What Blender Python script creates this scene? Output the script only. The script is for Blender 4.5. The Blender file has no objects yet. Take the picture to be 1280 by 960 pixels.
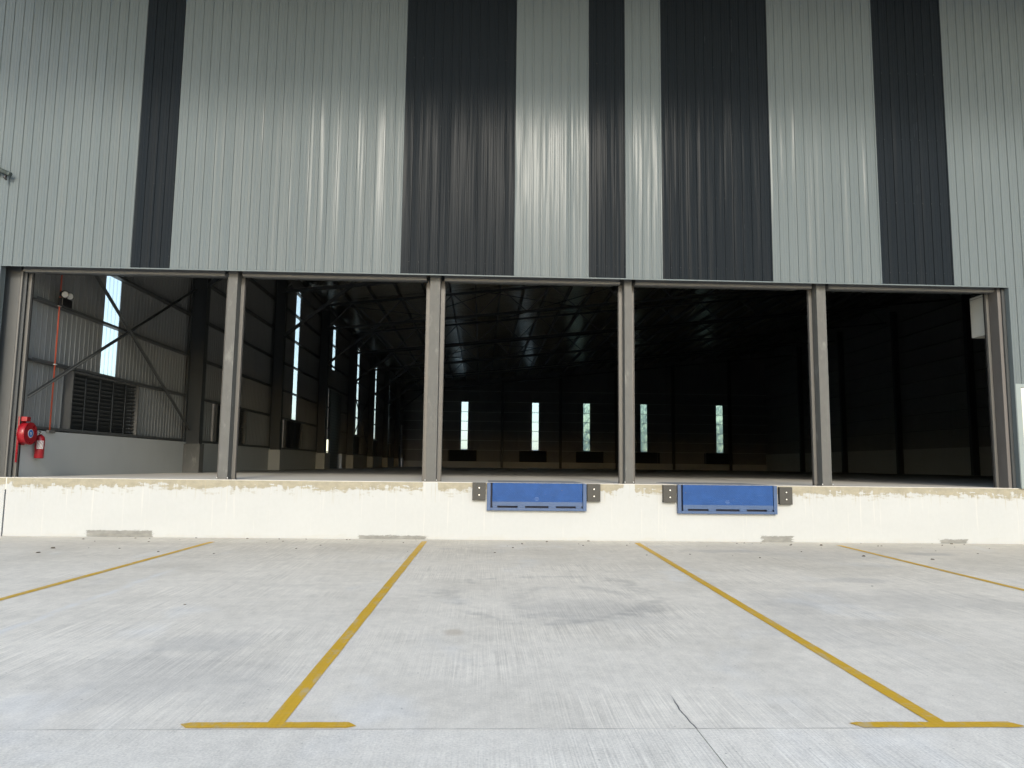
import bpy, bmesh, math, random
from mathutils import Vector, Matrix
random.seed(7)
scene = bpy.context.scene
COL = scene.collection
R = math.radians

# ------------------------------------------------------------------ camera
YAW, PITCH, ROLL = R(2.2505), R(6.256), R(0.676)
cam_d = bpy.data.cameras.new('camera'); cam = bpy.data.objects.new('camera', cam_d); COL.objects.link(cam)
cam_d.sensor_width = 36.0; cam_d.lens = 25.99; cam_d.clip_start = 0.1; cam_d.clip_end = 3000
_f = Vector((math.sin(YAW)*math.cos(PITCH), math.cos(YAW)*math.cos(PITCH), math.sin(PITCH)))
_r = Vector((math.cos(YAW), -math.sin(YAW), 0)); _u = _r.cross(_f)
_r2 = math.cos(ROLL)*_r + math.sin(ROLL)*_u; _u2 = -math.sin(ROLL)*_r + math.cos(ROLL)*_u
_m = Matrix((_r2, _u2, -_f)).transposed().to_4x4(); _m.translation = Vector((0, -15.909, 1.576))
cam.matrix_world = _m
scene.camera = cam

# ------------------------------------------------------------------ sky, sun, exposure
SUN_EL, SUN_AZ = 24.0, 4.0        # degrees; azimuth measured from straight behind the camera, minus = from the left
world = bpy.data.worlds.new('World'); scene.world = world; world.use_nodes = True
wn = world.node_tree.nodes; wl = world.node_tree.links
sky = wn.new('ShaderNodeTexSky'); sky.sky_type = 'NISHITA'; sky.sun_disc = False
sky.sun_elevation = R(SUN_EL); sky.sun_rotation = R(180.0 + (-SUN_AZ)*-1)
sky.air_density = 1.0; sky.dust_density = 1.1; sky.ozone_density = 1.0
wl.new(sky.outputs[0], wn['Background'].inputs[0]); wn['Background'].inputs[1].default_value = 0.15
sun_d = bpy.data.lights.new('sun', 'SUN'); sun = bpy.data.objects.new('sun', sun_d); COL.objects.link(sun)
sun_d.energy = 0.9; sun_d.angle = R(10); sun_d.color = (1.0, 0.93, 0.81)
_s = Vector((math.sin(R(SUN_AZ))*math.cos(R(SUN_EL)), -math.cos(R(SUN_AZ))*math.cos(R(SUN_EL)), math.sin(R(SUN_EL))))
sun.rotation_euler = _s.to_track_quat('Z', 'Y').to_euler(); sun.location = (0, -40, 30)
vs = scene.view_settings
vs.view_transform = 'Standard'; vs.look = 'None'; vs.gamma = 1.0; vs.use_curve_mapping = False; vs.exposure = 1.12
scene.render.engine = 'CYCLES'
scene.cycles.use_denoising = True
scene.cycles.max_bounces = 5; scene.cycles.diffuse_bounces = 3; scene.cycles.glossy_bounces = 3
scene.cycles.use_adaptive_sampling = True; scene.cycles.adaptive_threshold = 0.02
scene.cycles.transparent_max_bounces = 8; scene.cycles.caustics_reflective = False; scene.cycles.caustics_refractive = False

# ------------------------------------------------------------------ small node language
class S:
    """a socket with arithmetic"""
    def __init__(s, nt, sock): s.nt, s.k = nt, sock
    def _op(s, op, *a, clamp=False):
        n = s.nt.nodes.new('ShaderNodeMath'); n.operation = op; n.use_clamp = clamp
        for i, v in enumerate((s,)+a):
            if isinstance(v, S): s.nt.links.new(v.k, n.inputs[i])
            else: n.inputs[i].default_value = v
        return S(s.nt, n.outputs[0])
    def __add__(s, o): return s._op('ADD', o)
    __radd__ = __add__
    def __sub__(s, o): return s._op('SUBTRACT', o)
    def __rsub__(s, o): return (s*-1.0) + o
    def __mul__(s, o): return s._op('MULTIPLY', o)
    __rmul__ = __mul__
    def __truediv__(s, o): return s._op('DIVIDE', o)
    def abs(s): return s._op('ABSOLUTE')
    def max(s, o): return s._op('MAXIMUM', o)
    def min(s, o): return s._op('MINIMUM', o)
    def sqrt(s): return s._op('SQRT')
    def clamp(s): return s._op('ADD', 0.0, clamp=True)
    def step(s, a, b):
        n = s.nt.nodes.new('ShaderNodeMapRange'); n.interpolation_type = 'SMOOTHSTEP'
        s.nt.links.new(s.k, n.inputs[0]); n.inputs[1].default_value = a; n.inputs[2].default_value = b
        return S(s.nt, n.outputs[0])

class Mat:
    def __init__(m, name, rough=0.6, metal=0.0, spec=0.5):
        m.mat = bpy.data.materials.new(name); m.mat.use_nodes = True
        m.nt = m.mat.node_tree; m.b = m.nt.nodes['Principled BSDF']
        m.b.inputs['Roughness'].default_value = rough; m.b.inputs['Metallic'].default_value = metal
        m.b.inputs['Specular IOR Level'].default_value = spec
        g = m.nt.nodes.new('ShaderNodeNewGeometry'); sp = m.nt.nodes.new('ShaderNodeSeparateXYZ')
        m.nt.links.new(g.outputs['Position'], sp.inputs[0])
        m.x, m.y, m.z = (S(m.nt, sp.outputs[i]) for i in range(3))
        oi = m.nt.nodes.new('ShaderNodeObjectInfo'); m.rand = S(m.nt, oi.outputs['Random'])
    def vec(m, x, y, z):
        n = m.nt.nodes.new('ShaderNodeCombineXYZ')
        for i, v in enumerate((x, y, z)):
            if isinstance(v, S): m.nt.links.new(v.k, n.inputs[i])
            else: n.inputs[i].default_value = v
        return n.outputs[0]
    def noise(m, sx, sy, sz, detail=3.0, rough=0.55, off=0.0, vec=None, dist=0.0):
        n = m.nt.nodes.new('ShaderNodeTexNoise'); n.inputs['Scale'].default_value = 1.0
        n.inputs['Detail'].default_value = detail; n.inputs['Roughness'].default_value = rough
        n.inputs['Distortion'].default_value = dist
        v = vec if vec is not None else m.vec(m.x*sx + off, m.y*sy, m.z*sz)
        m.nt.links.new(v, n.inputs['Vector']); return S(m.nt, n.outputs[0])
    def col(m, c):
        n = m.nt.nodes.new('ShaderNodeRGB'); n.outputs[0].default_value = (*c, 1); return n.outputs[0]
    def mix(m, f, a, b, blend='MIX'):
        n = m.nt.nodes.new('ShaderNodeMix'); n.data_type = 'RGBA'; n.blend_type = blend
        if isinstance(f, S): m.nt.links.new(f.k, n.inputs[0])
        else: n.inputs[0].default_value = f
        for i, v in ((6, a), (7, b)):
            if isinstance(v, tuple): n.inputs[i].default_value = (*v, 1)
            else: m.nt.links.new(v, n.inputs[i])
        return n.outputs[2]
    def scale(m, c, f):
        """colour times a scalar socket"""
        n = m.nt.nodes.new('ShaderNodeVectorMath'); n.operation = 'SCALE'
        if isinstance(c, tuple): n.inputs[0].default_value = c
        else: m.nt.links.new(c, n.inputs[0])
        if isinstance(f, S): m.nt.links.new(f.k, n.inputs['Scale'])
        else: n.inputs['Scale'].default_value = f
        return n.outputs[0]
    def base(m, c):
        if isinstance(c, tuple): m.b.inputs['Base Color'].default_value = (*c, 1)
        else: m.nt.links.new(c, m.b.inputs['Base Color'])
    def rough(m, s): m.nt.links.new(s.k, m.b.inputs['Roughness'])
    def bump(m, h, dist=0.01, strength=1.0):
        n = m.nt.nodes.new('ShaderNodeBump'); n.inputs['Distance'].default_value = dist; n.inputs['Strength'].default_value = strength
        m.nt.links.new(h.k, n.inputs['Height']); m.nt.links.new(n.outputs[0], m.b.inputs['Normal'])

def plain(name, c, rough=0.6, metal=0.0, var=0.12, sc=3.0, spec=0.5):
    m = Mat(name, rough, metal, spec)
    n = m.noise(sc, sc, sc*0.6, 4.0)
    m.base(m.scale(c, n*(2*var) + (1.0-var)))
    m.rough(m.noise(sc*3, sc*3, sc*3, 2.0, off=5)*0.2 + (rough-0.1))
    return m.mat

# ------------------------------------------------------------------ materials
M = {}
def cladding(name, c, rough, spec=0.10):
    m = Mat(name, rough, 0.0, spec)
    streak = m.noise(5.0, 5.0, 0.15, 3.0)
    blot = m.noise(0.5, 0.5, 0.25, 3.0, off=9)
    shade = (streak-0.5)*0.05 + (blot-0.5)*0.08 + (m.rand-0.5)*0.05 + 1.0
    m.base(m.scale(c, shade))
    m.rough(m.noise(3.0, 3.0, 0.4, 3.0, off=3)*0.16 + (rough-0.08))
    # oil-canning of the thin pans: long vertical waves
    w = m.noise(3.2, 3.2, 0.08, 1.0, off=21)*1.0 + m.noise(9.0, 9.0, 0.3, 1.0, off=40)*0.35
    m.bump(w, 0.04, 1.0)
    return m.mat
M['light'] = cladding('light grey coated steel', (0.132, 0.156, 0.161), 0.20)
M['dark'] = cladding('charcoal coated steel', (0.0140, 0.0178, 0.0215), 0.25, 0.03)
M['liner'] = cladding('inner face of steel cladding', (0.25, 0.255, 0.25), 0.45)
M['steel'] = plain('dark painted steel', (0.045, 0.05, 0.052), 0.5)
M['girt'] = plain('galvanised girt steel', (0.10, 0.105, 0.105), 0.45, 0.3)
M['galv'] = plain('galvanised roof steel', (0.15, 0.15, 0.148), 0.4, 0.5)
M['rail'] = plain('pale galvanised rail', (0.50, 0.51, 0.50), 0.45, 0.2)
M['column'] = None
M['guide'] = plain('grey powder coated guide', (0.12, 0.118, 0.11), 0.45, 0.0, 0.10)
M['trim'] = plain('pale metal trim', (0.15, 0.15, 0.145), 0.4, 0.0, 0.08)
M['rubber'] = plain('black rubber', (0.055, 0.053, 0.046), 0.75, 0.0, 0.2, 20)
M['bolt'] = plain('zinc bolt', (0.75, 0.75, 0.72), 0.35, 0.6)
M['black'] = plain('black plastic', (0.012, 0.012, 0.013), 0.4)
M['red'] = plain('red gloss paint', (0.26, 0.008, 0.014), 0.3, 0, 0.08)
M['blue_label'] = plain('blue label', (0.02, 0.12, 0.38), 0.4)
M['white'] = plain('white plastic', (0.5, 0.5, 0.48), 0.4, 0, 0.04)
M['conduit'] = plain('orange red conduit paint', (0.42, 0.07, 0.03), 0.45)
M['dado'] = plain('pale painted dado', (0.47, 0.48, 0.465), 0.75, 0, 0.07, 1.2)
M['canopy'] = plain('white underside of added canopy', (0.70, 0.72, 0.73), 0.5)  # kept bright so the added canopy bounces light onto the upper wall
M['pipe'] = plain('grey green pipe', (0.05, 0.065, 0.06), 0.5)
M['door'] = plain('cream painted door', (0.72, 0.71, 0.62), 0.5, 0, 0.05)
M['frame_green'] = plain('grey green door frame', (0.24, 0.28, 0.27), 0.45, 0, 0.08)
M['housing'] = plain('pale grey housing', (0.46, 0.46, 0.42), 0.5, 0, 0.06)
M['bark'] = plain('bark', (0.09, 0.065, 0.045), 0.9, 0, 0.3)

def mk_column():
    m = Mat('cement rendered column', 0.8)
    n = m.noise(9, 9, 6, 5.0); st = m.noise(30, 30, 1.2, 3.0, off=4)
    c = m.scale((0.108, 0.108, 0.10), n*0.30 + st*0.16 + 0.77)
    pale = m.noise(5, 5, 2.2, 5.0, 0.65, off=30).step(0.55, 0.72)
    c = m.mix(pale*0.45, c, (0.26, 0.255, 0.235))
    m.base(c); m.bump(n, 0.006, 0.5); return m.mat
M['column'] = mk_column()

def mk_floor():
    m = Mat('power floated floor', 0.7, 0, 0.03)
    n = m.noise(0.4, 0.25, 1, 5.0); f = m.noise(6, 6, 1, 4.0, off=3)
    m.base(m.scale((0.62, 0.60, 0.54), n*0.25 + f*0.12 + 0.8)); m.rough(n*0.2 + 0.62)
    return m.mat
M['floor'] = mk_floor()

def concrete(name, tone, outer=False):
    m = Mat(name, 0.9, 0, 0.1)
    big = m.noise(0.35, 0.22, 1, 3.0, 0.6)
    mid = m.noise(1.3, 0.8, 1, 3.0, 0.62, off=13)
    wisp = m.noise(0.55, 1.5, 1, 3.0, 0.62, off=51, dist=0.6)
    grain = m.noise(60, 60, 1, 3.0, 0.7, off=2)
    warp = m.noise(0.5, 0.35, 1, 2.0, off=70)
    broom = m.noise(0, 0, 0, 3.0, 0.65, vec=m.vec(m.x*95.0 + warp*5.0, m.y*0.9, 0.0))
    broom2 = m.noise(0, 0, 0, 2.0, 0.6, vec=m.vec(m.x*17.0 + warp*1.5, m.y*0.35 + 9.0, 0.0))
    bmask = m.noise(0.45, 0.3, 1, 2.0, off=33).step(0.40, 0.62)
    clot = m.noise(7, 5, 1, 4.0, 0.7, off=240)
    v = (clot-0.5)*0.40 + (big-0.5)*0.16 + (mid-0.5)*0.16 + (wisp-0.5)*0.24 + (grain-0.5)*(0.70 if outer else 0.50)
    v = v + (broom-0.5)*(bmask*0.80 + 0.16) + (broom2-0.5)*(bmask*0.07 + 0.02) + 1.0
    c = m.scale(tone, v)
    # brownish dust patches, tint deepening towards the dock; pale cement bloom elsewhere
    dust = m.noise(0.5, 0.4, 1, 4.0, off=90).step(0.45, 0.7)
    dockward = (m.y + dust*1.5).step(-5.5, -0.2)
    c = m.mix((dust*0.3 + dockward*0.55).clamp() if not outer else dust*0.15, c, m.scale((0.53, 0.495, 0.42), v))
    bloom = m.noise(0.8, 0.5, 1, 3.0, 0.65, off=110).step(0.55, 0.75)
    c = m.mix(bloom*0.35, c, m.scale((0.66, 0.67, 0.66), v))
    if not outer:
        # scuffed tyre arcs and damp stains, each with a shape of its own
        brk = m.noise(2.2, 2.2, 1, 3.0, 0.7, off=140); wob = m.noise(0.9, 0.9, 1, 3.0, off=150)
        def arc(cx, cy, rx, ry, w, k):
            nonlocal c
            dx = (m.x-cx)/rx; dy = (m.y-cy)/ry
            d = ((dx*dx + dy*dy).sqrt() + (wob-0.5)*0.9 - 1.0).abs()
            f = (1.0 - d.step(0.0, w))*brk.step(0.36, 0.62)*k
            c = m.mix(f, c, (0.20, 0.20, 0.19))
        arc(0.9, -6.3, 1.35, 1.5, 0.14, 0.30)
        arc(1.2, -6.7, 0.75, 0.95, 0.30, 0.25)
        def blot(cx, cy, rx, ry, k, tone_=(0.25, 0.26, 0.27)):
            nonlocal c
            dx = (m.x-cx)/rx; dy = (m.y-cy)/ry
            d = (dx*dx + dy*dy).sqrt() + (mid-0.5)*1.6 + (wisp-0.5)*0.8
            c = m.mix((1.0 - d.step(0.35, 1.1))*(k*0.65), c, tone_)
        blot(-2.5, -8.8, 0.55, 0.45, 0.35); blot(-2.5, -9.9, 1.3, 0.9, 0.28); blot(-4.4, -10.2, 1.2, 0.7, 0.25)
        blot(1.2, -7.2, 1.0, 0.8, 0.30); blot(3.6, -8.0, 0.8, 1.4, 0.25); blot(5.0, -6.5, 2.0, 1.0, 0.25)
        blot(4.6, -1.7, 0.9, 0.35, 0.40); blot(5.4, -5.0, 0.8, 0.3, 0.35); blot(-0.7, -1.6, 0.3, 0.2, 0.3); blot(8.5, -1.9, 0.6, 0.3, 0.5)
        blot(-0.25, -8.3, 0.12, 0.16, 0.5, (0.36, 0.27, 0.17)); blot(6.4, -2.2, 1.4, 0.8, 0.2)
        # pale scrape running away from the camera, left bay
        d = (m.x + 4.62 + (wob-0.5)*0.25).abs(); yy = (m.y + 6.8).abs()
        c = m.mix((1.0-d.step(0.0, 0.10))*(1.0-yy.step(1.6, 3.2))*brk.step(0.3, 0.6)*0.6, c, (0.68, 0.68, 0.66))
        # hairline crack carrying on from the joint
        ck = (m.x - 1.42 + (m.noise(2, 2, 1, 4.0, off=200)-0.5)*0.07).abs()
        c = m.mix((1.0-ck.step(0.002, 0.008))*((m.y*-1.0).step(10.2, 10.5)), c, (0.10, 0.10, 0.10))
    specks = m.noise(26, 26, 1, 1.0, off=300).step(0.76, 0.80)
    c = m.mix(specks*0.5, c, (0.16, 0.155, 0.14))
    m.base(c)
    m.bump(broom*0.7 + grain*0.4, 0.004, 0.6)
    return m.mat
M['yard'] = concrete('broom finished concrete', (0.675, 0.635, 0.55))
M['yard_outer'] = concrete('outer yard concrete', (0.695, 0.66, 0.58), True)
M['ground'] = concrete('distant concrete', (0.675, 0.635, 0.55), True)

def mk_paint():
    m = Mat('yellow road paint', 0.6, 0, 0.4)
    broom = m.noise(46, 0.8, 0, 3.0, 0.65); cross = m.noise(3, 40, 0, 2.0, off=8)
    wear = m.noise(9, 4, 0, 5.0, 0.7, off=3)
    near = m.y*-1.0
    c = m.scale((0.60, 0.36, 0.022), (broom-0.5)*0.35 + (cross-0.5)*0.25 + 1.0)
    c = m.mix(((wear.step(0.49, 0.68)*0.6) + (cross.step(0.60, 0.72)*0.45)).clamp(), c, (0.46, 0.42, 0.30))
    m.base(c); m.bump(broom, 0.003, 0.5); return m.mat
M['yellow'] = mk_paint()

def mk_dock():
    m = Mat('cream painted dock wall with raw cement', 0.7, 0, 0.35)
    big = m.noise(0.7, 1, 1.5, 4.0); fine = m.noise(14, 14, 10, 4.0, off=5)
    drip = m.noise(22, 1, 0.5, 3.0, 0.6, off=17)
    c = m.scale((0.425, 0.438, 0.43), (big-0.5)*0.10 + (fine-0.5)*0.06 + 1.0)
    c = m.mix(drip.step(0.60, 0.72)*0.30, c, (0.62, 0.60, 0.53))
    # bare cement along the top edge, brushed raggedly
    lag = m.vec(m.x*3.0 + m.z*5.0, 0.0, m.z*9.0 - m.x*1.0)
    rag = m.noise(0, 0, 0, 5.0, 0.68, vec=lag)
    lo = m.noise(0.8, 0, 0, 3.0, off=60)
    spike = m.noise(11, 0, 1.2, 3.0, 0.7, off=64)
    width = lo*0.22 + (rag-0.5)*0.52 + (spike-0.5)*0.34 + 0.05
    for cx, hw in ((-1.08, 0.13), (3.17, 0.09)):
        width = width - (1.0 - (m.x-cx).abs().step(hw, hw+0.05))*0.30
    band = (m.z - 1.2 + width).step(-0.012, 0.012)
    half = (m.z - 1.2 + width*1.25 + (rag-0.5)*0.25).step(-0.02, 0.03)
    raw = m.noise(5, 5, 9, 5.0, 0.65, off=31)
    rawc = m.scale((0.30, 0.275, 0.20), raw*0.8 + 0.58)
    c = m.mix(half*0.40, c, rawc); c = m.mix(band*0.92, c, rawc)
    # brown run marks below the bare strip and splash dirt at the foot
    run = m.noise(26, 0, 0.9, 3.0, 0.6, off=44).step(0.56, 0.70)*(m.z - 1.2 + lo*0.9).step(-0.05, 0.30)
    c = m.mix(run*0.7, c, (0.36, 0.32, 0.22))
    spl = (m.noise(3.0, 0, 7.0, 4.0, 0.65, off=12) - m.z*2.2).step(0.28, 0.62)
    c = m.mix(spl*0.30, c, (0.40, 0.385, 0.33))
    tick = m.noise(38, 0, 30, 2.0, 0.5, off=19).step(0.74, 0.78)
    c = m.mix(tick*0.35, c, (0.42, 0.40, 0.33))
    # raw patches along the foot
    edge = (m.noise(7, 1, 30, 5.0, 0.75, off=80)-0.5)*0.30
    for x0, x1, h in ((-8.15, -6.80, 0.135), (-3.15, -5.00, 0.075), (-2.55, -1.15, 0.075), (6.02, 6.70, 0.125), (9.95, 10.55, 0.085)):
        d = ((m.x - (x0+x1)/2).abs() - (x1-x0)/2 + edge*1.2).max(m.z - h + edge*0.5)
        c = m.mix((1.0 - d.step(-0.012, 0.012))*0.92, c, m.scale((0.20, 0.20, 0.182), raw*1.1 + 0.42))
    m.base(c); m.bump(fine*0.5 + raw*band*0.8 + drip*0.2, 0.008, 0.6)
    return m.mat
M['dock'] = mk_dock()

def mk_blue():
    m = Mat('blue enamelled steel', 0.5, 0, 0.2)
    n = m.noise(5, 5, 5, 4.0); sc = m.noise(3, 30, 40, 4.0, 0.7, off=6)
    c = m.scale((0.017, 0.066, 0.215), n*0.5 + 0.72)
    c = m.mix(sc.step(0.62, 0.72)*0.22, c, (0.12, 0.17, 0.28))
    c = m.mix(m.noise(9, 9, 16, 4.0, 0.7, off=60).step(0.66, 0.72)*0.6, c, (0.16, 0.10, 0.06)); m.base(c)
    # raised tread pattern
    chk = m.nt.nodes.new('ShaderNodeTexChecker'); chk.inputs['Scale'].default_value = 1.0
    chk.inputs['Color1'].default_value = (1, 1, 1, 1); chk.inputs['Color2'].default_value = (0, 0, 0, 1)
    m.nt.links.new(m.vec(m.x*38.0 + 0.013, 0.5, m.z*38.0 + 0.017), chk.inputs['Vector'])
    m.bump(S(m.nt, chk.outputs[0])*0.6 + n*0.8, 0.004, 0.5); return m.mat
M['blue'] = mk_blue()
M['blue_plain'] = plain('blue enamelled frame', (0.036, 0.078, 0.175), 0.45, 0, 0.2, 6)
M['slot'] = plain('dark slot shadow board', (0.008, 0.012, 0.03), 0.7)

def mk_translucent(name, tone, clear):
    m = Mat(name); nt = m.nt
    nt.nodes.remove(m.b)
    out = nt.nodes['Material Output']
    tl = nt.nodes.new('ShaderNodeBsdfTranslucent'); tl.inputs[0].default_value = (*tone, 1)
    tr = nt.nodes.new('ShaderNodeBsdfTransparent'); tr.inputs[0].default_value = (*tone, 1)
    mx = nt.nodes.new('ShaderNodeMixShader'); mx.inputs[0].default_value = clear
    nt.links.new(tl.outputs[0], mx.inputs[1]); nt.links.new(tr.outputs[0], mx.inputs[2]); nt.links.new(mx.outputs[0], out.inputs[0])
    return m.mat
M['glazing'] = mk_translucent('translucent wall sheet', (0.93, 0.97, 0.93), 0.45)
M['glazing_green'] = mk_translucent('translucent sheet tinted with tree light', (0.66, 0.76, 0.58), 0.30)  # green light from the trees behind is put into the sheet colour
M['glazing_clear'] = mk_translucent('pale translucent sheet', (0.80, 0.86, 0.84), 0.40)

def mk_foil():
    m = Mat('foil faced roof insulation', 0.18, 1.0)
    n = m.noise(1.2, 5.0, 1, 4.0, 0.6); n2 = m.noise(7, 7, 7, 3.0, off=4)
    m.base(m.scale((0.74, 0.72, 0.65), n2*0.4 + 0.7)); m.bump(n + n2*0.15, 0.05, 0.8); return m.mat
M['foil'] = mk_foil()

def mk_leaf():
    m = Mat('leaves', 0.6); n = m.noise(3, 3, 3, 2.0)
    m.base(m.mix(n.step(0.35, 0.65), (0.05, 0.10, 0.025), (0.11, 0.16, 0.05))); return m.mat
M['leaf'] = mk_leaf()

# ------------------------------------------------------------------ mesh helpers
_cache = {}
def link(name, me, parent=None, loc=(0, 0, 0), rot=(0, 0, 0), scl=(1, 1, 1)):
    o = bpy.data.objects.new(name, me); COL.objects.link(o)
    o.location = loc; o.rotation_euler = rot; o.scale = scl
    if parent is not None: o.parent = parent
    return o
def empty(name, loc=(0, 0, 0), parent=None):
    o = link(name, None, parent, loc); o.empty_display_size = 0.2; return o
def tag(o, label=None, cat=None, group=None, kind=None):
    if label: o['label'] = label
    if cat: o['category'] = cat
    if group: o['group'] = group
    if kind: o['kind'] = kind
    return o
class MB:
    def __init__(s): s.v, s.f, s.sm = [], [], []
    def quadbox(s, P):
        """eight corners: bottom 0-3 ccw, top 4-7"""
        n = len(s.v); s.v += [tuple(p) for p in P]
        for q in ((3, 2, 1, 0), (4, 5, 6, 7), (0, 1, 5, 4), (1, 2, 6, 5), (2, 3, 7, 6), (3, 0, 4, 7)):
            s.f.append(tuple(n+i for i in q)); s.sm.append(False)
        return s
    def box(s, x0, x1, y0, y1, z0, z1):
        return s.quadbox([(x0, y0, z0), (x1, y0, z0), (x1, y1, z0), (x0, y1, z0), (x0, y0, z1), (x1, y0, z1), (x1, y1, z1), (x0, y1, z1)])
    def bar(s, a, b, w, h=None, up=(0, 0, 1)):
        a, b = Vector(a), Vector(b); d = (b-a).normalized(); h = h or w
        u = Vector(up)
        if abs(d.dot(u)) > 0.98: u = Vector((0, 1, 0))
        x = d.cross(u).normalized(); y = x.cross(d)
        P = []
        for c in (a, b):
            for i, j in ((-1, -1), (1, -1), (1, 1), (-1, 1)): P.append(c + x*(w/2*i) + y*(h/2*j))
        return s.quadbox(P)
    def tube(s, pts, r, n=10, cap=True):
        pts = [Vector(p) for p in pts]; rs = r if isinstance(r, (list, tuple)) else [r]*len(pts)
        base = len(s.v); px = None
        for i, p in enumerate(pts):
            d = (pts[min(i+1, len(pts)-1)] - pts[max(i-1, 0)]).normalized()
            if px is None:
                u = Vector((0, 0, 1)) if abs(d.z) < 0.9 else Vector((1, 0, 0)); px = d.cross(u).normalized()
            px = (px - d*px.dot(d)).normalized(); py = d.cross(px)
            for k in range(n):
                t = 2*math.pi*k/n; s.v.append(tuple(p + (px*math.cos(t) + py*math.sin(t))*rs[i]))
        for i in range(len(pts)-1):
            for k in range(n):
                a = base+i*n+k; b = base+i*n+(k+1) % n
                s.f.append((a, b, b+n, a+n)); s.sm.append(True)
        if cap:
            s.f.append(tuple(base+k for k in range(n))[::-1]); s.sm.append(False)
            e = base+(len(pts)-1)*n; s.f.append(tuple(e+k for k in range(n))); s.sm.append(False)
        return s
    def mesh(s, name, mat, bevel=0.0):
        me = bpy.data.meshes.new(name); me.from_pydata(s.v, [], s.f)
        me.polygons.foreach_set('use_smooth', s.sm)
        bm = bmesh.new(); bm.from_mesh(me)
        bmesh.ops.recalc_face_normals(bm, faces=bm.faces)
        if bevel: bmesh.ops.bevel(bm, geom=[e for e in bm.edges if len(e.link_faces) == 2 and e.calc_face_angle(0) > 0.8], offset=bevel, segments=2, affect='EDGES', profile=0.6)
        bm.to_mesh(me); bm.free()
        me.materials.append(mat); me.update(); return me
    def build(s, name, mat, parent=None, bevel=0.0, loc=(0, 0, 0)):
        return link(name, s.mesh(name, mat, bevel), parent, loc)
def box(name, mat, parent, x0, x1, y0, y1, z0, z1, bevel=0.0):
    return MB().box(x0, x1, y0, y1, z0, z1).build(name, mat, parent, bevel)

PITCH_R = 0.8268/4
def sheet_mesh(width, phase, mat, name, depth=0.019):
    """ribbed sheet of unit height, local x 0..width, ribs towards -y"""
    key = (round(width, 3), round(phase, 3), mat.name, name)
    if key in _cache: return _cache[key]
    pr = []
    x = 0.0
    prof = [(0.0, 0), (0.055, 0), (0.060, .004), (0.072, .004), (0.077, 0), (0.113, 0), (0.118, .004), (0.130, .004), (0.135, 0), (0.163, 0), (0.172, 1), (0.197, 1)]
    k0 = -1; pts = []
    while True:
        for px, h in prof:
            X = (k0*PITCH_R + px) - phase
            pts.append((X, h if h == 1 else h/depth))
        k0 += 1
        if k0*PITCH_R - phase > width: break
    pts.append((k0*PITCH_R - phase, 0))
    def at(X):
        for (a, ha), (b, hb) in zip(pts, pts[1:]):
            if a <= X <= b: return ha + (hb-ha)*((X-a)/max(b-a, 1e-6))
        return 0
    keep = [(0, at(0))] + [p for p in pts if 0.002 < p[0] < width-0.002] + [(width, at(width))]
    v, f = [], []
    for X, h in keep: v += [(X, -h*depth, 0), (X, -h*depth, 1)]
    for i in range(len(keep)-1): f.append((2*i, 2*i+2, 2*i+3, 2*i+1))
    me = bpy.data.meshes.new(name); me.from_pydata(v, [], f); me.materials.append(mat); me.update()
    _cache[key] = me; return me

# ================================================================== SETTING: yard
SL = 0.01
yard = tag(empty('concrete_yard'), kind='structure')
def slab(name, mat, x0, x1, y0, y1, up=0.0):
    m = MB(); z = lambda y: SL*y + up
    nx = 1
    m.quadbox([(x0, y0, z(y0)-0.15), (x1, y0, z(y0)-0.15), (x1, y1, z(y1)-0.15), (x0, y1, z(y1)-0.15),
               (x0, y0, z(y0)), (x1, y0, z(y0)), (x1, y1, z(y1)), (x0, y1, z(y1))])
    return m.build(name, mat, yard)
YJ = -10.955
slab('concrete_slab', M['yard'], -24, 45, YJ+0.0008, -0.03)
slab('concrete_slab', M['yard_outer'], -24, 1.414, -34, YJ-0.0008, 0.001)
slab('concrete_slab', M['yard_outer'], 1.421, 45, -34, YJ-0.0008, 0.0012)
# cement dust packed in the cross joint
jf = Mat('joint dust', 0.9, 0, 0.05); jn = jf.noise(1.1, 1.0, 1, 4.0, 0.7)
jf.base(jf.mix(jn.step(0.42, 0.58), (0.66, 0.64, 0.58), (0.36, 0.35, 0.32)))
jm = MB(); rj = random.Random(5); px = -20.0; prev = None
while px < 30:
    a = YJ + rj.uniform(-.002, .002); wj = rj.uniform(.002, .0055)
    cur = [(px, a-wj, SL*a+.0028), (px, a+wj, SL*a+.0028)]
    if prev:
        n_ = len(jm.v); jm.v += prev + cur; jm.f.append((n_, n_+2, n_+3, n_+1)); jm.sm.append(False)
    prev = cur; px += .35
jm.build('joint_filler', jf.mat, yard)
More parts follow.
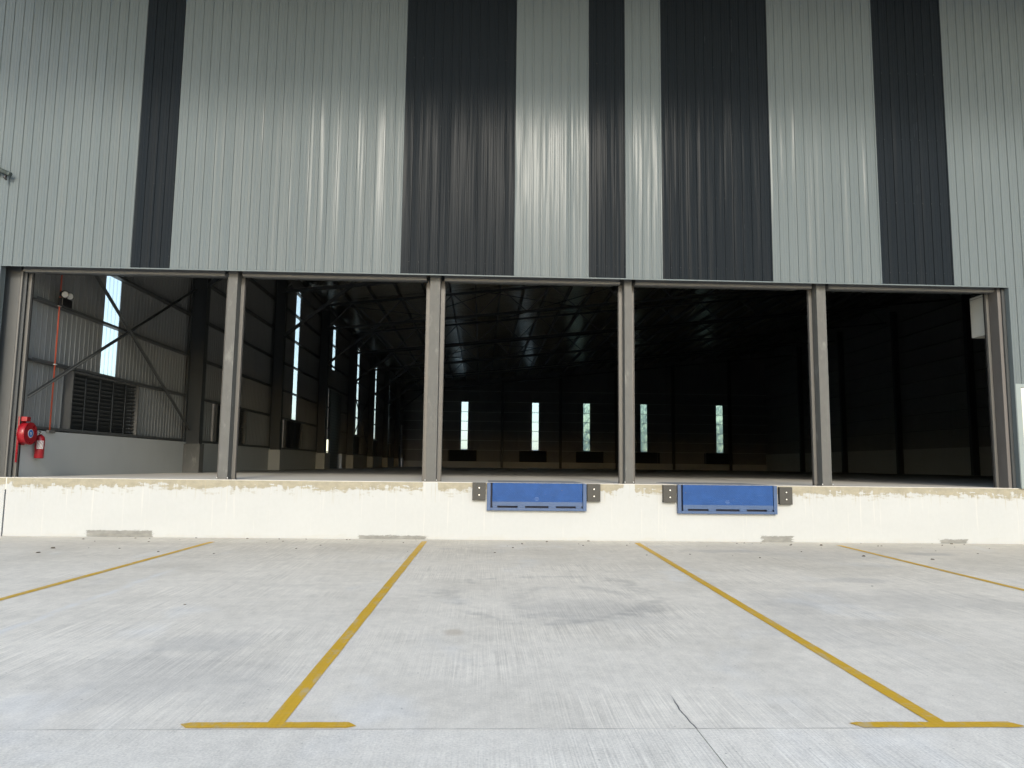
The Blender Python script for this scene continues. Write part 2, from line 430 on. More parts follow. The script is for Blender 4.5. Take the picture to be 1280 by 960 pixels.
# painted bay markings
def line(pts, bar=None):
    m = MB(); w = 0.056
    (xa, ya), (xb, yb) = pts; zz = 0.004
    n = 24
    rr = random.Random(int(xa*100))
    def strip(P, Q, w, nx, ny):
        base = len(m.v)
        for i in range(n+1):
            t = i/n; x = P[0]+(Q[0]-P[0])*t; y = P[1]+(Q[1]-P[1])*t
            a = w + rr.uniform(-.003, .003); b = w + rr.uniform(-.003, .003)
            m.v.append((x-nx*a, y-ny*a, SL*(y-ny*a)+zz)); m.v.append((x+nx*b, y+ny*b, SL*(y+ny*b)+zz))
        for i in range(n):
            k = base+2*i; m.f.append((k, k+1, k+3, k+2)); m.sm.append(False)
    strip((xa, ya), (xb, yb), w, 1, 0)
    if bar:
        x0, x1, y, sl = bar
        zz = 0.0055
        strip((x0, y), (x1, y), 0.050, 0, 1)
        if sl:   # slanted / rounded bar ends
            b = len(m.v)
            for q in ((x0, y-.050), (x0, y+.050), (x0-.06, y+sl*.03)): m.v.append((q[0], q[1], SL*q[1]+zz))
            for q in ((x1, y-.050), (x1, y+.050), (x1+.06, y-sl*.03)): m.v.append((q[0], q[1], SL*q[1]+zz))
            m.f += [(b, b+1, b+2), (b+3, b+4, b+5)]; m.sm += [False, False]
    return m.build('painted_line', M['yellow'], yard)
line(((-5.31, -0.78), (-5.86, YJ+.02)), (-6.4, -5.3, -10.89, 1))
line(((-1.15, -0.42), (-1.31, -10.85)), (-1.85, -0.84, -10.885, .6))
line(((3.245, -0.41), (3.085, -10.87)), (2.53, 3.57, -10.90, 1.1))
line(((7.44, -0.55), (7.56, -10.88)), (6.9, 8.0, -10.90, 1))
# distant ground, one sheet
g = MB(); g.v = [(-900, -900, -0.40), (900, -900, -0.40), (900, 900, -0.40), (-900, 900, -0.40)]; g.f = [(0, 1, 2, 3)]; g.sm = [False]
tag(g.build('ground', M['ground']), kind='structure')
# dust, chips and dead leaves swept against the dock
deb = MB(); rr = random.Random(3)
for _ in range(70):
    x = rr.uniform(-9, 11); y = -rr.random()**2.2*2.6 - 0.12; s = rr.uniform(.005, .015); z = SL*y
    if rr.random() < .25: s *= 1.8
    a = rr.uniform(0, 3.1)
    P = []
    for zz in (0, 1):
        for i, j in ((-1, -1), (1, -1), (1, 1), (-1, 1)):
            q = (1.0-0.4*zz)*s
            P.append((x+(i*q*1.6*math.cos(a)-j*q*math.sin(a)), y+(i*q*1.6*math.sin(a)+j*q*math.cos(a)), z+zz*s*rr.uniform(.5, 1.0)))
    deb.quadbox(P)
for (x, y) in ((-0.2, -12.2), (5.5, -5.5), (-3.4, -7.0), (-2.0, -11.9)):
    deb.box(x-.014, x+.014, y-.006, y+.006, SL*y-.003, SL*y+.005)
tag(deb.build('debris', plain('dry debris', (0.08, 0.065, 0.045), 0.9, 0, 0.4)), 'loose grit and dry bits scattered along the dock foot', 'debris', kind='stuff')

# ================================================================== WAREHOUSE
XL, XR, YB = -10.15, 37.0, 79.0       # cladding planes
FL = 1.2                              # floor level
HD = 5.69                             # underside of the front cladding
BAY = 9.9
roof_z = lambda x: 11.25 + 0.11*(x+10.0)
W = tag(empty('warehouse'), 'large steel warehouse clad in light and dark grey stripes above an open loading dock', 'building')

# ---- dock and floor
dock = MB().box(-9.845, XR+.3, -0.02, 0.55, -0.4, FL-0.01).mesh('dock_wall', M['dock'])
link('dock_wall', dock, W)
box('dock_wall', M['dock'], W, -11.0, -9.875, -0.02, 0.5, -0.4, FL-0.012)
box('floor_slab', M['floor'], W, XL-.1, XR+.1, -0.012, YB+.1, FL-0.25, FL)

# ---- front cladding
fw = empty('front_wall', (0, 0, 0), W)
X0, SW = -7.63, 0.8268
DARK = {0, 7, 8, 9, 12, 14, 15, 16, 20, 21, 27, 30, 31, 32, 38, 42, 43, 49, 50, 51}
TOP = 17.6
FY = -0.03
for k in range(-4, 54):
    xa = X0 + k*SW; m = M['dark'] if k in DARK else M['light']
    link('cladding_sheet', sheet_mesh(SW, 0.0, m, 'front_sheet'), fw, (xa, FY - (0.0 if k % 2 else 0.0015), HD), (0, 0, 0), (1, 1, TOP-HD))
    if k >= 24:        # solid wall to the right of the bays
        link('cladding_sheet', sheet_mesh(SW, 0.0, m, 'front_sheet'), fw, (xa, FY, FL), (0, 0, 0), (1, 1, HD-FL-.002))
def part_sheet(xa, xb, z0, z1):
    ph = ((xa-X0) % PITCH_R)
    link('cladding_sheet', sheet_mesh(xb-xa, ph, M['light'], 'front_sheet_cut'), fw, (xa, FY, z0), (0, 0, 0), (1, 1, z1-z0))
part_sheet(-10.937, -10.33, 0.0, HD-.002)
part_sheet(11.80, X0+24*SW-.001, 3.50, HD-.002)
part_sheet(12.98, X0+25*SW+.3, FL, 3.50)
# return of the left corner
link('cladding_sheet', sheet_mesh(0.9, 0.0, M['light'], 'corner_sheet'), fw, (-10.937, FY+.001, 0.0), (0, 0, R(90)), (1, 1, TOP))
# edge flashing of the opening
box('flashing', M['light'], fw, -10.345, -10.318, -0.075, 0.10, FL, HD)
box('flashing', M['light'], fw, 11.775, 11.80, -0.075, 0.10, FL, HD)
box('flashing', M['light'], fw, -10.33, 11.79, -0.062, -0.03, HD-0.012, HD+0.012)
# screws
sc = MB()
for k in range(-4, 26):
    for r_ in range(4):
        x = X0 + k*SW + r_*PITCH_R + 0.165 + 0.014
        for z in (HD+0.28, HD+1.9, HD+3.4, HD+5.0):
            y = FY-0.020; s = 0.0045
            sc.quadbox([(x-s, y, z-s), (x+s, y, z-s), (x+s, y, z+s), (x-s, y, z+s), (x-s*.5, y-.006, z-s*.5), (x+s*.5, y-.006, z-s*.5), (x+s*.5, y-.006, z+s*.5), (x-s*.5, y-.006, z+s*.5)])
tag(sc.build('screw', M['guide'], fw), kind='stuff')

# ---- front columns with shutter guides
CY = 0.15          # columns stand back from the cladding
GY = CY + 0.24
def guide(parent, x, side):
    """channel beside a column; side +1 = to its right"""
    x0, x1 = (x, x+0.085*side)
    m = MB(); a, b = min(x0, x1), max(x0, x1)
    m.box(a, b, GY, GY+0.02, FL, HD-.02)
    lip = b if side > 0 else a
    m.box(lip-.008 if side > 0 else lip, lip if side > 0 else lip+.008, GY-.03, GY, FL, HD-.02)
    m.box(a, b, GY+0.05, GY+0.07, FL, HD-.02)
    m.box(a if side > 0 else b-.012, a+.012 if side > 0 else b, GY+0.02, GY+0.05, FL, HD-.02)
    m.build('guide_rail', M['guide'], parent)
    box('guide_seal', M['black'], parent, a+(.085 if side > 0 else -.012), a+(.097 if side > 0 else 0), GY+.022, GY+.05, FL, HD-.02)
COLX = tuple((x*(1+CY/15.9), h) for x, h in ((-5.45, .10), (-1.08, .11), (3.17, .082), (7.51, .105)))
for cx, hw in COLX:
    c = box('column', M['column'], W, cx-hw, cx+hw, CY, CY+.42, FL-.005, HD+1.2, 0.006)
    for z in ((2.02, 2.72) if cx < 0 else (3.6, 1.75)):        # lift joints of the cement render
        box('render_joint', M['column'], c, cx-hw-.004, cx+hw+.004, CY-0.004, CY+.41, z, z+.012)
    guide(c, cx+hw+.004, 1); guide(c, cx-hw-.004, -1)
    box('base_plate', M['guide'], c, cx-hw-.03, cx+hw+.03, CY-.03, CY+.30, FL+.001, FL+.02)
    for s_ in (-1, 1): MB().tube([(cx+s_*(hw+.012), CY-.014, FL+.02), (cx+s_*(hw+.012), CY-.014, FL+.05)], .010, 6).build('anchor_bolt', M['bolt'], c)
# corner columns
c = MB(); c.box(-10.62, -10.12, 0.30, 0.315, FL, 11.0); c.box(-10.32, -10.306, 0.315, .68, FL, 11.0); c.box(-10.62, -10.12, .68, .695, FL, 11.0)
c = c.build('column', M['girt'], W); guide(c, -10.0, 1)
box('guide_rail', M['guide'], c, -10.09, -10.055, .26, .30, FL, HD-.02)
box('guide_seal', M['steel'], c, -10.12, -9.99, .316, .34, FL, HD-.02)
c = MB(); c.box(11.63, 11.705, 0.10, 0.46, FL, HD+.5)
c = c.build('column', plain('warm grey steel', (0.12, 0.112, 0.105), 0.5), W)
MB().box(11.706, 11.775, 0.06, 0.40, FL, HD-.02).build('guide_seal', M['steel'], c)
guide(c, 11.626, -1)
# lintels between the columns
edges = [-10.0] + [v for cx, hw in COLX for v in (cx-hw-.09, cx+hw+.09)] + [11.62]
for i in range(0, len(edges), 2):
    a, b = edges[i], edges[i+1]
    m = MB(); m.box(a, b, CY+0.03, CY+0.05, HD-.065, HD+.25); m.box(a, b, CY+0.05, CY+0.16, HD-.065, HD-.05); m.box(a, b, CY+0.012, CY+0.03, HD-.04, HD-.012)
    m.build('lintel', M['trim'], W)
    box('shutter_drum', M['steel'], W, a+.05, b-.05, 0.50, 0.94, HD+.05, HD+.55, 0.05)
# ---- personnel door on the right
df = MB(); df.box(11.80, 11.915, -0.075, 0.06, FL-.01, 3.50); df.box(12.90, 12.98, -0.075, 0.06, FL-.01, 3.50); df.box(11.915, 12.90, -0.075, .06, 3.42, 3.50)
df.build('door_frame', M['frame_green'], W, 0.004)
door = box('door', M['door'], W, 11.918, 12.895, -0.05, 0.0, FL+.01, 3.415, 0.004)
MB().tube([(11.945, -0.05, 2.16), (11.945, -0.11, 2.16), (12.10, -0.11, 2.16)], 0.017, 8).build('handle', M['black'], door)

# ---- side and back walls
def wall_y(parent, x, facing, y0, y1, holes, strips, zb, mat, top):
    """cladding running along y at x; facing +1 looks to +x.  holes: (ya,yb,za,zb2)  strips: (ya, za, zb2)"""
    n = int((y1-y0)/SW)
    rot = R(90)
    for k in range(n):
        ya = y0 + k*SW; yb = ya+SW; mid = (ya+yb)/2
        z0, z1 = zb, top
        def put(a, b, mm, nm='cladding_sheet'):
            if b-a < .03: return
            link(nm, sheet_mesh(SW, 0.0, mm, 'wall_sheet'), parent, (x, ya, a), (0, 0, rot), (1, 1, b-a))
        segs = [(z0, z1, mat, 'cladding_sheet')]
        for (a, b, za, zc) in holes:
            if a < mid < b:
                segs = [s_ for q in segs for s_ in (((q[0], min(q[1], za), q[2], q[3]), (max(q[0], zc), q[1], q[2], q[3])) if q[2] is mat else (q,)) if s_[1]-s_[0] > .03]
        for (a, za, zc) in strips:
            if a-SW/2 < mid-SW/2 + 1e-3 and abs(mid-a) <= SW/2+1e-6:
                segs = [s_ for q in segs for s_ in ((q[0], min(q[1], za), q[2], q[3]), (max(q[0], za), min(q[1], zc), M['glazing'], 'translucent_sheet'), (max(q[0], zc), q[1], q[2], q[3])) if s_[1]-s_[0] > .03]
        for a, b, mm, nm in segs: put(a, b, mm, nm)
GZ = [2.26, 3.77, 5.15, 6.55, 7.95, 9.35, 10.6]
def snap(v, y0): return y0 + (math.floor((v-y0)/SW)+.5)*SW
LY0 = 0.62 - SW*1.0
LY0 = 3.93 - SW*4           # so the first translucent sheet falls at 3.93 .. 4.76
sw = empty('side_wall', (0, 0, 0), W)
strips, holes = [], []
for k in range(8):
    yc = snap(4.35 + BAY*k, LY0)
    strips.append((yc, 7.83 if k in (3, 7) else 3.82, 10.85))
    if k not in (3, 7): holes.append((2.40+BAY*k, 5.95+BAY*k, 2.2, 3.75))
holes += [(33.0, 37.3, 0, 6.4), (73.5, 77.5, 0, 6.4)]
wall_y(sw, XL, 1, LY0, YB+.4, holes, strips, 2.2, M['liner'], 11.50)
for ya, yb in ((0.5, 33.2), (37.3, 73.6), (77.4, YB)):
    box('dado', M['dado'], sw, XL-.06, -9.95, ya, yb, FL, 2.22)
for z in GZ:
    for ya, yb in ((0.7, 33.2), (37.3, YB)) if z < 6.4 else ((0.7, YB),):
        m = MB(); m.box(XL+.005, -9.97, ya, yb, z-.008, z+.0); m.box(-9.978, -9.97, ya, yb, z, z+.055); m.box(XL+.005, XL+.012, ya, yb, z, z+.055)
        m.build('girt', M['girt'], sw)
# left wall columns
def hcol(parent_name, x, y, z1, flip=1, d=0.5, w=0.30):
    m = MB()
    m.box(x, x+.02*flip, y-w/2, y+w/2, FL, z1) if flip > 0 else m.box(x-.02, x, y-w/2, y+w/2, FL, z1)
    a, b = sorted((x+.02*flip, x+(d-.02)*flip)); m.box(a, b, y-.008, y+.008, FL, z1)
    a, b = sorted((x+(d-.02)*flip, x+d*flip)); m.box(a, b, y-w/2, y+w/2, FL, z1)
    return m.build('column', M['steel'], W)
for k in range(1, 8):
    y = 9.45 + BAY*(k-1)
    c = hcol('column', -9.98, y, 10.9)
    box('column_casing', M['dado'] if k > 1 else M['column'], c, -9.95, -9.42, y-.2, y+.2, FL, 2.16, .01)
# wind bracing of the left wall
def brace(p, q, w=.09):
    m = MB(); m.bar(p, q, w, .012, (1, 0, 0)); m.bar(Vector(p)+Vector((.03, 0, 0)), Vector(q)+Vector((.03, 0, 0)), .012, .07, (1, 0, 0))
    m.build('brace', M['girt'], W)
for k in (0, 4):
    o = BAY*k if k else 0
    if k == 0:
        brace((-9.86, .45, 2.92), (-9.86, 9.3, 7.43)); brace((-9.80, .5, 7.42), (-9.80, 9.25, 2.62))
    else:
        brace((-9.86, 39.5, 2.9), (-9.86, 48.8, 7.4)); brace((-9.80, 39.5, 7.4), (-9.80, 48.8, 2.6))
# roller door slits of light at the left wall
for ya, yb in ((33.62, 36.95), (74.2, 77.1)):
    rs = box('roller_door', M['steel'], W, XL-.04, XL+.02, ya, yb, FL, 6.4)
    m = MB()
    for i in range(26): m.box(XL+.02, XL+.03, ya+.03, yb-.03, FL+.06+i*.2, FL+.06+i*.2+.16)
    m.build('slat_curtain', M['girt'], rs)['kind'] = 'stuff'
    box('jamb_plate', M['steel'], rs, XL-.04, XL+.02, ya-.62, ya-.28, 3.1, 6.4)
    box('jamb_plate', M['steel'], rs, XL-.04, XL+.02, ya-.28, ya-.005, 3.1, 6.4)
    box('jamb_plate', M['steel'], rs, XL-.04, XL+.02, yb+.22, yb+.36, FL, 6.4)

# louvers
slat_m = {}
def louver(origin, rot, width, z0, z1):
    """frame and tilted slats; local x along the wall, +y into the room... built in local space"""
    o = empty('louver', origin, W); o.rotation_euler = (0, 0, rot)
    key = ('louver', round(width, 2))
    if key not in _cache:
        h = z1-z0; f = MB()
        f.box(0, .035, -.16, .10, 0, h); f.box(width-.035, width, -.16, .10, 0, h); f.box(.035, width-.035, -.16, .10, h-.035, h); f.box(.035, width-.035, -.16, .10, 0, .03)
        fm = f.mesh('louver_frame', M['guide'])
        s_ = MB(); s_.quadbox([(.036, -.11, -.055), (width-.036, -.11, -.055), (width-.036, -.104, -.062), (.036, -.104, -.062), (.036, .03, .055), (width-.036, .03, .055), (width-.036, .036, .048), (.036, .036, .048)])
        sm = s_.mesh('louver_slat', M['steel'])
        mm = MB()
        for i in range(1, 5): mm.box(width*i/5-.012, width*i/5+.012, .037, .055, .03, h-.035)
        _cache[key] = (fm, sm, mm.mesh('louver_mullion', M['steel']), h)
    fm, sm, mm, h = _cache[key]
    box('backing', M['black'], o, -.5, width+.5, -.30, -.27, -.2, h+.12)
    link('frame', fm, o); link('mullion', mm, o)
    n = 14
    for i in range(n): link('slat', sm, o, (0, 0, .085 + (h-.16)*i/(n-1)))
for k in (0, 1, 2, 4, 5, 6):
    louver((XL+.06, 5.92+BAY*k, 2.23), R(-90), 3.5, 2.23, 3.74)

bw = empty('back_wall', (0, 0, 0), W)
bstr = [-2.45, 6.5, 13.8, 20.8, 30.65]
BX0 = XL
n = int((XR-XL)/SW)+1
for k in range(n):
    xa = BX0+k*SW; mid = xa+SW/2; top = roof_z(mid)+.3
    lou = any(b-1.75 < mid < b+1.75 for b in bstr)
    st = any(abs(b-mid) <= SW/2 for b in bstr)
    z0 = 3.40 if lou else 1.9
    def put(a, b, mm, nm='cladding_sheet'): link(nm, sheet_mesh(SW, 0.0, mm, 'back_sheet'), bw, (xa, YB, a), (0, 0, 0), (1, 1, b-a))
    if st:
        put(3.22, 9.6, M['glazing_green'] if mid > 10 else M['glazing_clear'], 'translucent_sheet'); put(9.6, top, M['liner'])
    else: put(z0, top, M['liner'])
for b in bstr: louver((b+1.78, YB-.1, 1.95), R(180), 3.56, 1.95, 3.42)
box('dado', M['dado'], bw, XL, XR, YB-.22, YB+.06, FL, 1.98)
for z in (3.42, 4.65, 5.9, 7.1, 8.3, 9.6, 11):
    box('girt', M['rail'], bw, XL, XR, YB-.20, YB-.035, z-.03, z+.03)
for x in (-5.6, 2.53, 10.0, 17.2, 24.6, 32.0):
    m = MB(); m.box(x-.16, x+.16, YB-.62, YB-.60, FL, roof_z(x)-.3); m.box(x-.01, x+.01, YB-.6, YB-.22, FL, roof_z(x)-.3); m.box(x-.16, x+.16, YB-.22, YB-.2, FL, roof_z(x)-.3)
    m.build('column', M['steel'], W)
m = MB(); m.bar((10.1, YB-.5, 2.4), (17.1, YB-.5, 6.6), .1, .02); m.build('brace', M['steel'], W)
m = MB(); m.bar((10.1, YB-.47, 6.6), (17.1, YB-.47, 2.4), .1, .02); m.build('brace', M['steel'], W)
rw = empty('side_wall', (0, 0, 0), W)
wall_y(rw, XR, -1, 0.0, YB+.7, [], [], 3.3, M['liner'], 16.75)
box('dado', M['dado'], rw, XR-.2, XR+.06, 0.0, YB, FL, 3.32)
for z in (4.8, 6.2, 7.6, 9.0, 10.4, 11.8, 13.2, 14.6): box('girt', M['girt'], rw, XR-.2, XR-.005, 0.1, YB, z-.03, z+.03)
for k in range(1, 8): hcol('column', XR-.22, 9.45+BAY*(k-1)-1.4, 15.6, -1)
# ---- roof
rf = MB(); RX0, RX1 = XL-.6, XR+.6; y = 0.0; flip = 0; ys = []
while y < YB+.6:
    ys += [(y, 0.0), (y+.12, 0.0), (y+.14, .03), (y+.18, .03), (y+.20, 0)]; y += .2067
nx = 6
for (yy, dz) in ys:
    for i in range(nx+1):
        X = RX0+(RX1-RX0)*i/nx; rf.v.append((X, yy, roof_z(X)+.22+dz))
for j in range(len(ys)-1):
    for i in range(nx):
        a = j*(nx+1)+i; rf.f.append((a, a+1, a+nx+2, a+nx+1)); rf.sm.append(False)
roof = rf.build('roof', M['foil'], W)
x = XL+.3
while x < XR:
    m = MB(); m.box(x-.04, x+.04, 0.2, YB, roof_z(x)+.0, roof_z(x)+.195)
    m.build('purlin', M['galv'], roof); x += 1.55
for k in range(0, 8):
    y = 9.45+BAY*(k-1) if k else 0.9
    t = empty('truss', (0, y, 0), W)
    if k <= 1 or True:
        zt = lambda x: roof_z(x)-.06; zb_ = lambda x: roof_z(x)-1.55
        m = MB(); m.bar((XL+.2, 0, zt(XL+.2)), (XR-.2, 0, zt(XR-.2)), .18, .12); m.build('top_chord', M['steel'], t)
        m = MB(); m.bar((XL+.4, 0, zb_(XL+.4)), (XR-.4, 0, zb_(XR-.4)), .20, .14); m.build('bottom_chord', M['steel'], t)
        n = 30; dx = (XR-XL-1.0)/n
        for i in range(n):
            a = XL+.5+i*dx; b = a+dx
            key = ('web', i)
            if key not in _cache:
                m = MB(); m.bar((a, 0, zb_(a)) if i % 2 == 0 else (a, 0, zt(a)), (b, 0, zt(b)) if i % 2 == 0 else (b, 0, zb_(b)), .07, .07); _cache[key] = m.mesh('web', M['galv'])
            link('web', _cache[key], t)
        m = MB(); m.bar((-9.5, 0, 7.6), (-6.4, 0, zb_(-6.4)), .14, .14); m.build('knee_brace', M['steel'], t)
# roof-plane cross bracing
for k in (1, 3, 5):
    y = 9.45+BAY*(k-1)
    for i in range(5):
        a = -9+i*9.2; b = a+9.2
        m = MB(); m.bar((a, y, roof_z(a)-.12), (b, y+BAY, roof_z(b)-.12), .05, .05); m.build('roof_brace', M['girt'], roof)
        m = MB(); m.bar((b, y, roof_z(b)-.2), (a, y+BAY, roof_z(a)-.2), .05, .05); m.build('roof_brace', M['girt'], roof)

# ---- unseen canopy added above the frame to shade the upper cladding
cp = MB(); cp.box(-11.5, XR+1, -8.0, -0.10, 13.0, 13.05)
cp = cp.build('added_canopy', M['canopy'], W)
for x in range(-11, 38, 6):
    m = MB(); m.quadbox([(x-.1, -8.0, 12.9), (x+.1, -8.0, 12.9), (x+.1, -.1, 12.78), (x-.1, -.1, 12.78), (x-.1, -8.0, 12.995), (x+.1, -8.0, 12.995), (x+.1, -.1, 12.995), (x-.1, -.1, 12.995)])
    m.build('added_canopy_beam', M['canopy'], cp)

# ================================================================== THINGS
# ---- dock levelers
def leveler(x0, x1, z0, label):
    o = tag(empty('dock_leveler', ((x0+x1)/2, -0.02, FL)), label, 'dock leveler', 'dock levelers')
    w = (x1-x0)/2; zb = z0-FL
    f = MB(); f.box(-w, -w+.075, -.10, -.001, zb, -.004); f.box(w-.075, w, -.10, -.001, zb, -.004); f.box(-w+.075, w-.075, -.10, -.001, zb, zb+.055)
    f.build('frame', M['blue_plain'], o, .005)
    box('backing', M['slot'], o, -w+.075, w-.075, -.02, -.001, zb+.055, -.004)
    lip = box('lip', M['blue'], o, -w+.115, w-.085, -.085, -.045, zb+.10, -.004, .006)
    box('lip_edge', M['blue_plain'], lip, -w+.115, w-.085, -.092, -.086, zb+.10, zb+.185)
    for c, l in ((-w+.17, .10), (-w*.31, .16), (w*.31, .16), (w-.17, .12)):
        box('keeper', M['blue_plain'], o, c-l/2, c+l/2, -.092, -.03, zb+.056, zb+.098, .004)
    for i in range(7):        # hinge knuckles along the dock edge
        c = -w+.22 + i*(2*w-.44)/6
        MB().tube([(c-.05, -.066, -.012), (c+.05, -.066, -.012)], .014, 8).build('hinge_knuckle', M['blue_plain'], lip)
    # small worn rating marks at the middle of the lip
    mk = MB()
    for i, (dz, ww) in enumerate(((.21, .03), (.24, .05), (.27, .035))): mk.box(-ww, ww, -.0885, -.0855, zb+dz, zb+dz+.012)
    mk.build('marking', plain('faded marking', (0.06, 0.12, 0.28), .6), lip)
    box('deck_plate', plain('worn grey blue deck', (0.27, 0.29, 0.32), .55, 0, .2), o, -w+.03, w-.03, -.085, 2.0, .0005, .008)
    return o
leveler(0.12, 2.235, 0.62, 'blue steel dock leveler under the middle bay opening, the left of two')
leveler(4.19, 6.345, 0.59, 'blue steel dock leveler under the second bay opening from the right end')
def bumper(xc, zc, label):
    o = tag(empty('dock_bumper', (xc, -0.02, zc-.185)), label, 'bumper', 'dock bumpers')
    box('pad', M['rubber'], o, -.14, .14, -.10, -.001, 0, .37, .008)
    for z in (.115, .265):
        MB().tube([(0.0, -.106, z), (0.0, -.098, z)], .027, 12).build('washer', M['black'], o)
        MB().tube([(0.004, -.116, z-.004), (0.004, -.105, z-.004)], .015, 8).build('bolt', M['bolt'], o)
bumper(-0.05, 1.015, 'black rubber dock bumper on the left side of the left blue leveler')
bumper(2.39, 1.01, 'black rubber dock bumper on the right side of the left blue leveler')
bumper(4.02, 1.005, 'black rubber dock bumper on the left side of the right blue leveler')
bumper(6.54, 0.985, 'black rubber dock bumper on the right side of the right blue leveler')

# ---- hose reel
o = tag(empty('fire_hose_reel', (-9.95, 0.47, 2.13)), 'red fire hose reel with blue centre label on the left inner wall', 'hose reel')
dm = MB(); dm.tube([(.06, 0, 0), (.07, 0, 0), (.075, 0, 0), (.20, 0, 0), (.21, 0, 0)], [.17, .225, .23, .23, .215], 28); dm.build('drum', M['red'], o)
MB().tube([(.03, 0, 0), (.06, 0, 0)], .10, 16).build('hub', M['red'], o)
for x in (.062, .198): MB().tube([(x, 0, 0), (x+.016, 0, 0)], [.24, .24], 28).build('flange', M['red'], o)
lb = MB().tube([(.213, 0, 0), (.218, 0, 0)], .095, 20).build('label', M['white'], o)
MB().tube([(.218, 0, 0), (.221, 0, 0)], .078, 20).build('disc', M['blue_label'], lb)
em = MB(); em.box(.221, .223, -.012, .02, -.035, .03); em.box(.221, .223, -.03, .0, .01, .03); em.build('emblem', M['white'], lb)
MB().box(.0, .035, -.11, .11, -.25, .36).build('bracket', M['red'], o, .006)
MB().tube([(.05, -.16, -.62), (.05, -.16, .05), (.05, -.10, .12)], .022, 10).build('riser', M['red'], o)
MB().box(.03, .16, -.08, .06, .26, .36).build('guide_arm', M['red'], o, .01)
# ---- extinguisher
o = tag(empty('fire_extinguisher', (-9.81, 0.96, 1.60)), 'red fire extinguisher with white label hung beside the hose reel', 'extinguisher')
b = MB().tube([(0, 0, 0), (0, 0, .02), (0, 0, .43), (0, 0, .48), (0, 0, .51), (0, 0, .53)], [.085, .095, .095, .08, .045, .025], 20).build('cylinder', M['red'], o)
MB().tube([(0, 0, .53), (0, 0, .57)], .02, 10).build('valve', M['bolt'], o)
h = MB(); h.bar((-.01, .02, .575), (.03, -.10, .60), .02, .012); h.bar((-.01, .02, .555), (.03, -.10, .545), .02, .012); h.build('handle', M['black'], o)
MB().tube([(0, .03, .55), (-.02, .09, .50), (-.02, .10, .30), (-.02, .092, .12)], .011, 8).build('hose', M['black'], o)
pl = MB(); n = 8
for i in range(n+1):
    t = R(-95+80*i/n); pl.v += [(math.cos(t)*.0962, math.sin(t)*.0962, .21), (math.cos(t)*.0962, math.sin(t)*.0962, .39)]
for i in range(n): pl.f.append((2*i, 2*i+2, 2*i+3, 2*i+1)); pl.sm.append(True)
lab = pl.build('label', M['white'], o)
tx = MB()
for i, z in enumerate((.235, .262, .289, .316, .343, .365)):
    for t0 in range(-88, -22, 11):
        if (t0+i*5) % 3 == 0: continue
        t, t2 = R(t0), R(t0+8); r_ = .0968
        b0 = len(tx.v); tx.v += [(math.cos(t)*r_, math.sin(t)*r_, z), (math.cos(t2)*r_, math.sin(t2)*r_, z), (math.cos(t2)*r_, math.sin(t2)*r_, z+.013), (math.cos(t)*r_, math.sin(t)*r_, z+.013)]
        tx.f.append((b0, b0+1, b0+2, b0+3)); tx.sm.append(False)
tx.build('print', M['red'], lab)
MB().box(-.15, -.07, -.03, .03, .33, .40).build('wall_bracket', M['steel'], o)
# ---- emergency twin lamp
o = tag(empty('emergency_light', (-9.93, 1.62, 5.17)), 'black emergency light with two round lamp heads on the left wall girt', 'light')
MB().box(0, .11, -.20, .20, -.02, .17).build('case', M['black'], o, .01)
for s in (-1, 1):
    hd = MB().tube([(.05, .10*s, .17), (.05, .10*s, .21)], .02, 8).build('neck', M['black'], o)
    hd = MB().tube([(.02, .10*s+.02, .27), (.05, .10*s-.01, .27), (.14, .10*s-.07, .25)], [.05, .08, .09], 14).build('lamp_head', M['black'], o)
    MB().tube([(.141, .10*s-.0706, .2498), (.150, .10*s-.077, .248)], [.082, .06], 14).build('lens', M['white'], hd)
# ---- conduit
o = tag(empty('conduit', (-9.93, 1.50, 2.25)), 'thin orange red conduit running down the left inner wall', 'conduit')
MB().tube([(0, 0, 0), (0, 0, 8.6)], .017, 8).build('pipe', M['conduit'], o)
for z in (1.52, 2.9, 4.3): MB().box(-.02, .03, -.04, .04, z-.012, z+.012).build('clip', M['white'], o)
jb = MB(); jb.box(-.01, .06, -.13, .13, -.07, -.005); jb.build('junction_box', M['guide'], o, .008)
# ---- shutter motor housing
o = tag(empty('motor_housing', (11.72, .70, 4.70)), 'pale grey box hung inside the top right corner of the last bay', 'housing')
MB().box(-.12, .25, -.18, .3, 0, .96).build('case', M['housing'], o, .006)
MB().box(-.122, .25, -.182, .3, .90, .912).build('lid_seam', M['guide'], o)
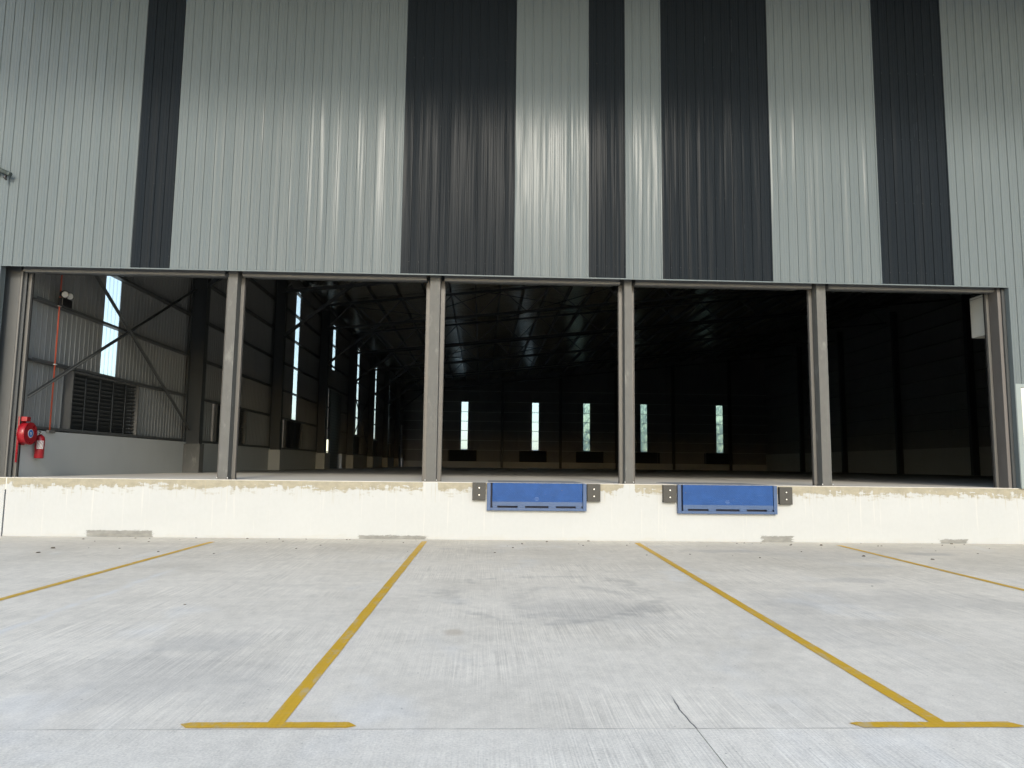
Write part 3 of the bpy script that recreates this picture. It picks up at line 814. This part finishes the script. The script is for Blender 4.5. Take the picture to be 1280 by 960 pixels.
# ---- pipe at upper left
o = tag(empty('pipe_outlet', (-10.95, -0.07, 7.95)), 'grey green sloping pipe with black end fitting, upper left of the cladding', 'pipe')
MB().tube([(-.45, .03, .19), (-.40, -.10, .16), (.05, -.12, -.01), (.70, -.12, -.285)], .052, 14).build('pipe_body', M['pipe'], o)
MB().tube([(.69, -.12, -.28), (.74, -.12, -.30)], [.054, .048], 14).build('end_cap', M['pipe'], o)
MB().tube([(.645, -.12, -.30), (.62, -.12, -.37), (.66, -.12, -.42)], [.03, .032, .015], 10).build('end_fitting', M['black'], o)
MB().box(-.5, -.42, .02, .06, .10, .28).build('wall_plate', M['pipe'], o)

# ---- trees behind the back wall, seen through the translucent sheets
def tree(x, y, h, seed, label):
    rr = random.Random(seed); o = tag(empty('tree', (x, y, -.4)), label, 'tree', 'trees behind the back wall')
    t = MB(); t.tube([(0, 0, 0), (.1, 0, h*.3), (-.1, .1, h*.6), (.05, 0, h*.9)], [.28, .2, .12, .04], 8)
    for i in range(7):
        a = rr.uniform(0, 6.3); z = h*rr.uniform(.35, .7); l = h*.25
        t.tube([(0, 0, z), (math.cos(a)*l*.6, math.sin(a)*l*.6, z+l*.5), (math.cos(a)*l, math.sin(a)*l, z+l*.7)], [.09, .05, .02], 6)
    t.build('trunk', M['bark'], o)
    c = MB()
    blobs = [(rr.uniform(-.30, .30)*h, rr.uniform(-.30, .30)*h, h*rr.uniform(.30, .95), h*rr.uniform(.10, .18)) for _ in range(22)]
    for i in range(3200):
        bx, by, bz, br = rr.choice(blobs)
        u = Vector((rr.gauss(0, 1), rr.gauss(0, 1), rr.gauss(0, 1))).normalized()*br*rr.uniform(.5, 1.05)
        p = Vector((bx, by, bz))+u; s = rr.uniform(.10, .22)
        a = Vector((rr.gauss(0, 1), rr.gauss(0, 1), rr.gauss(0, 1))).normalized(); b = a.orthogonal().normalized()
        n = len(c.v); c.v += [tuple(p-a*s), tuple(p+b*s*.5), tuple(p+a*s), tuple(p-b*s*.5)]; c.f.append((n, n+1, n+2, n+3)); c.sm.append(False)
    c.build('crown', M['leaf'], o)
tree(14.2, 88.0, 11.5, 1, 'green tree seen through the third bright wall strip from left at the back')
tree(22.6, 89.0, 12.5, 2, 'green tree seen through the fourth bright wall strip from left at the back')
tree(33.0, 88.5, 12.0, 4, 'green tree seen through the rightmost bright wall strip at the back')
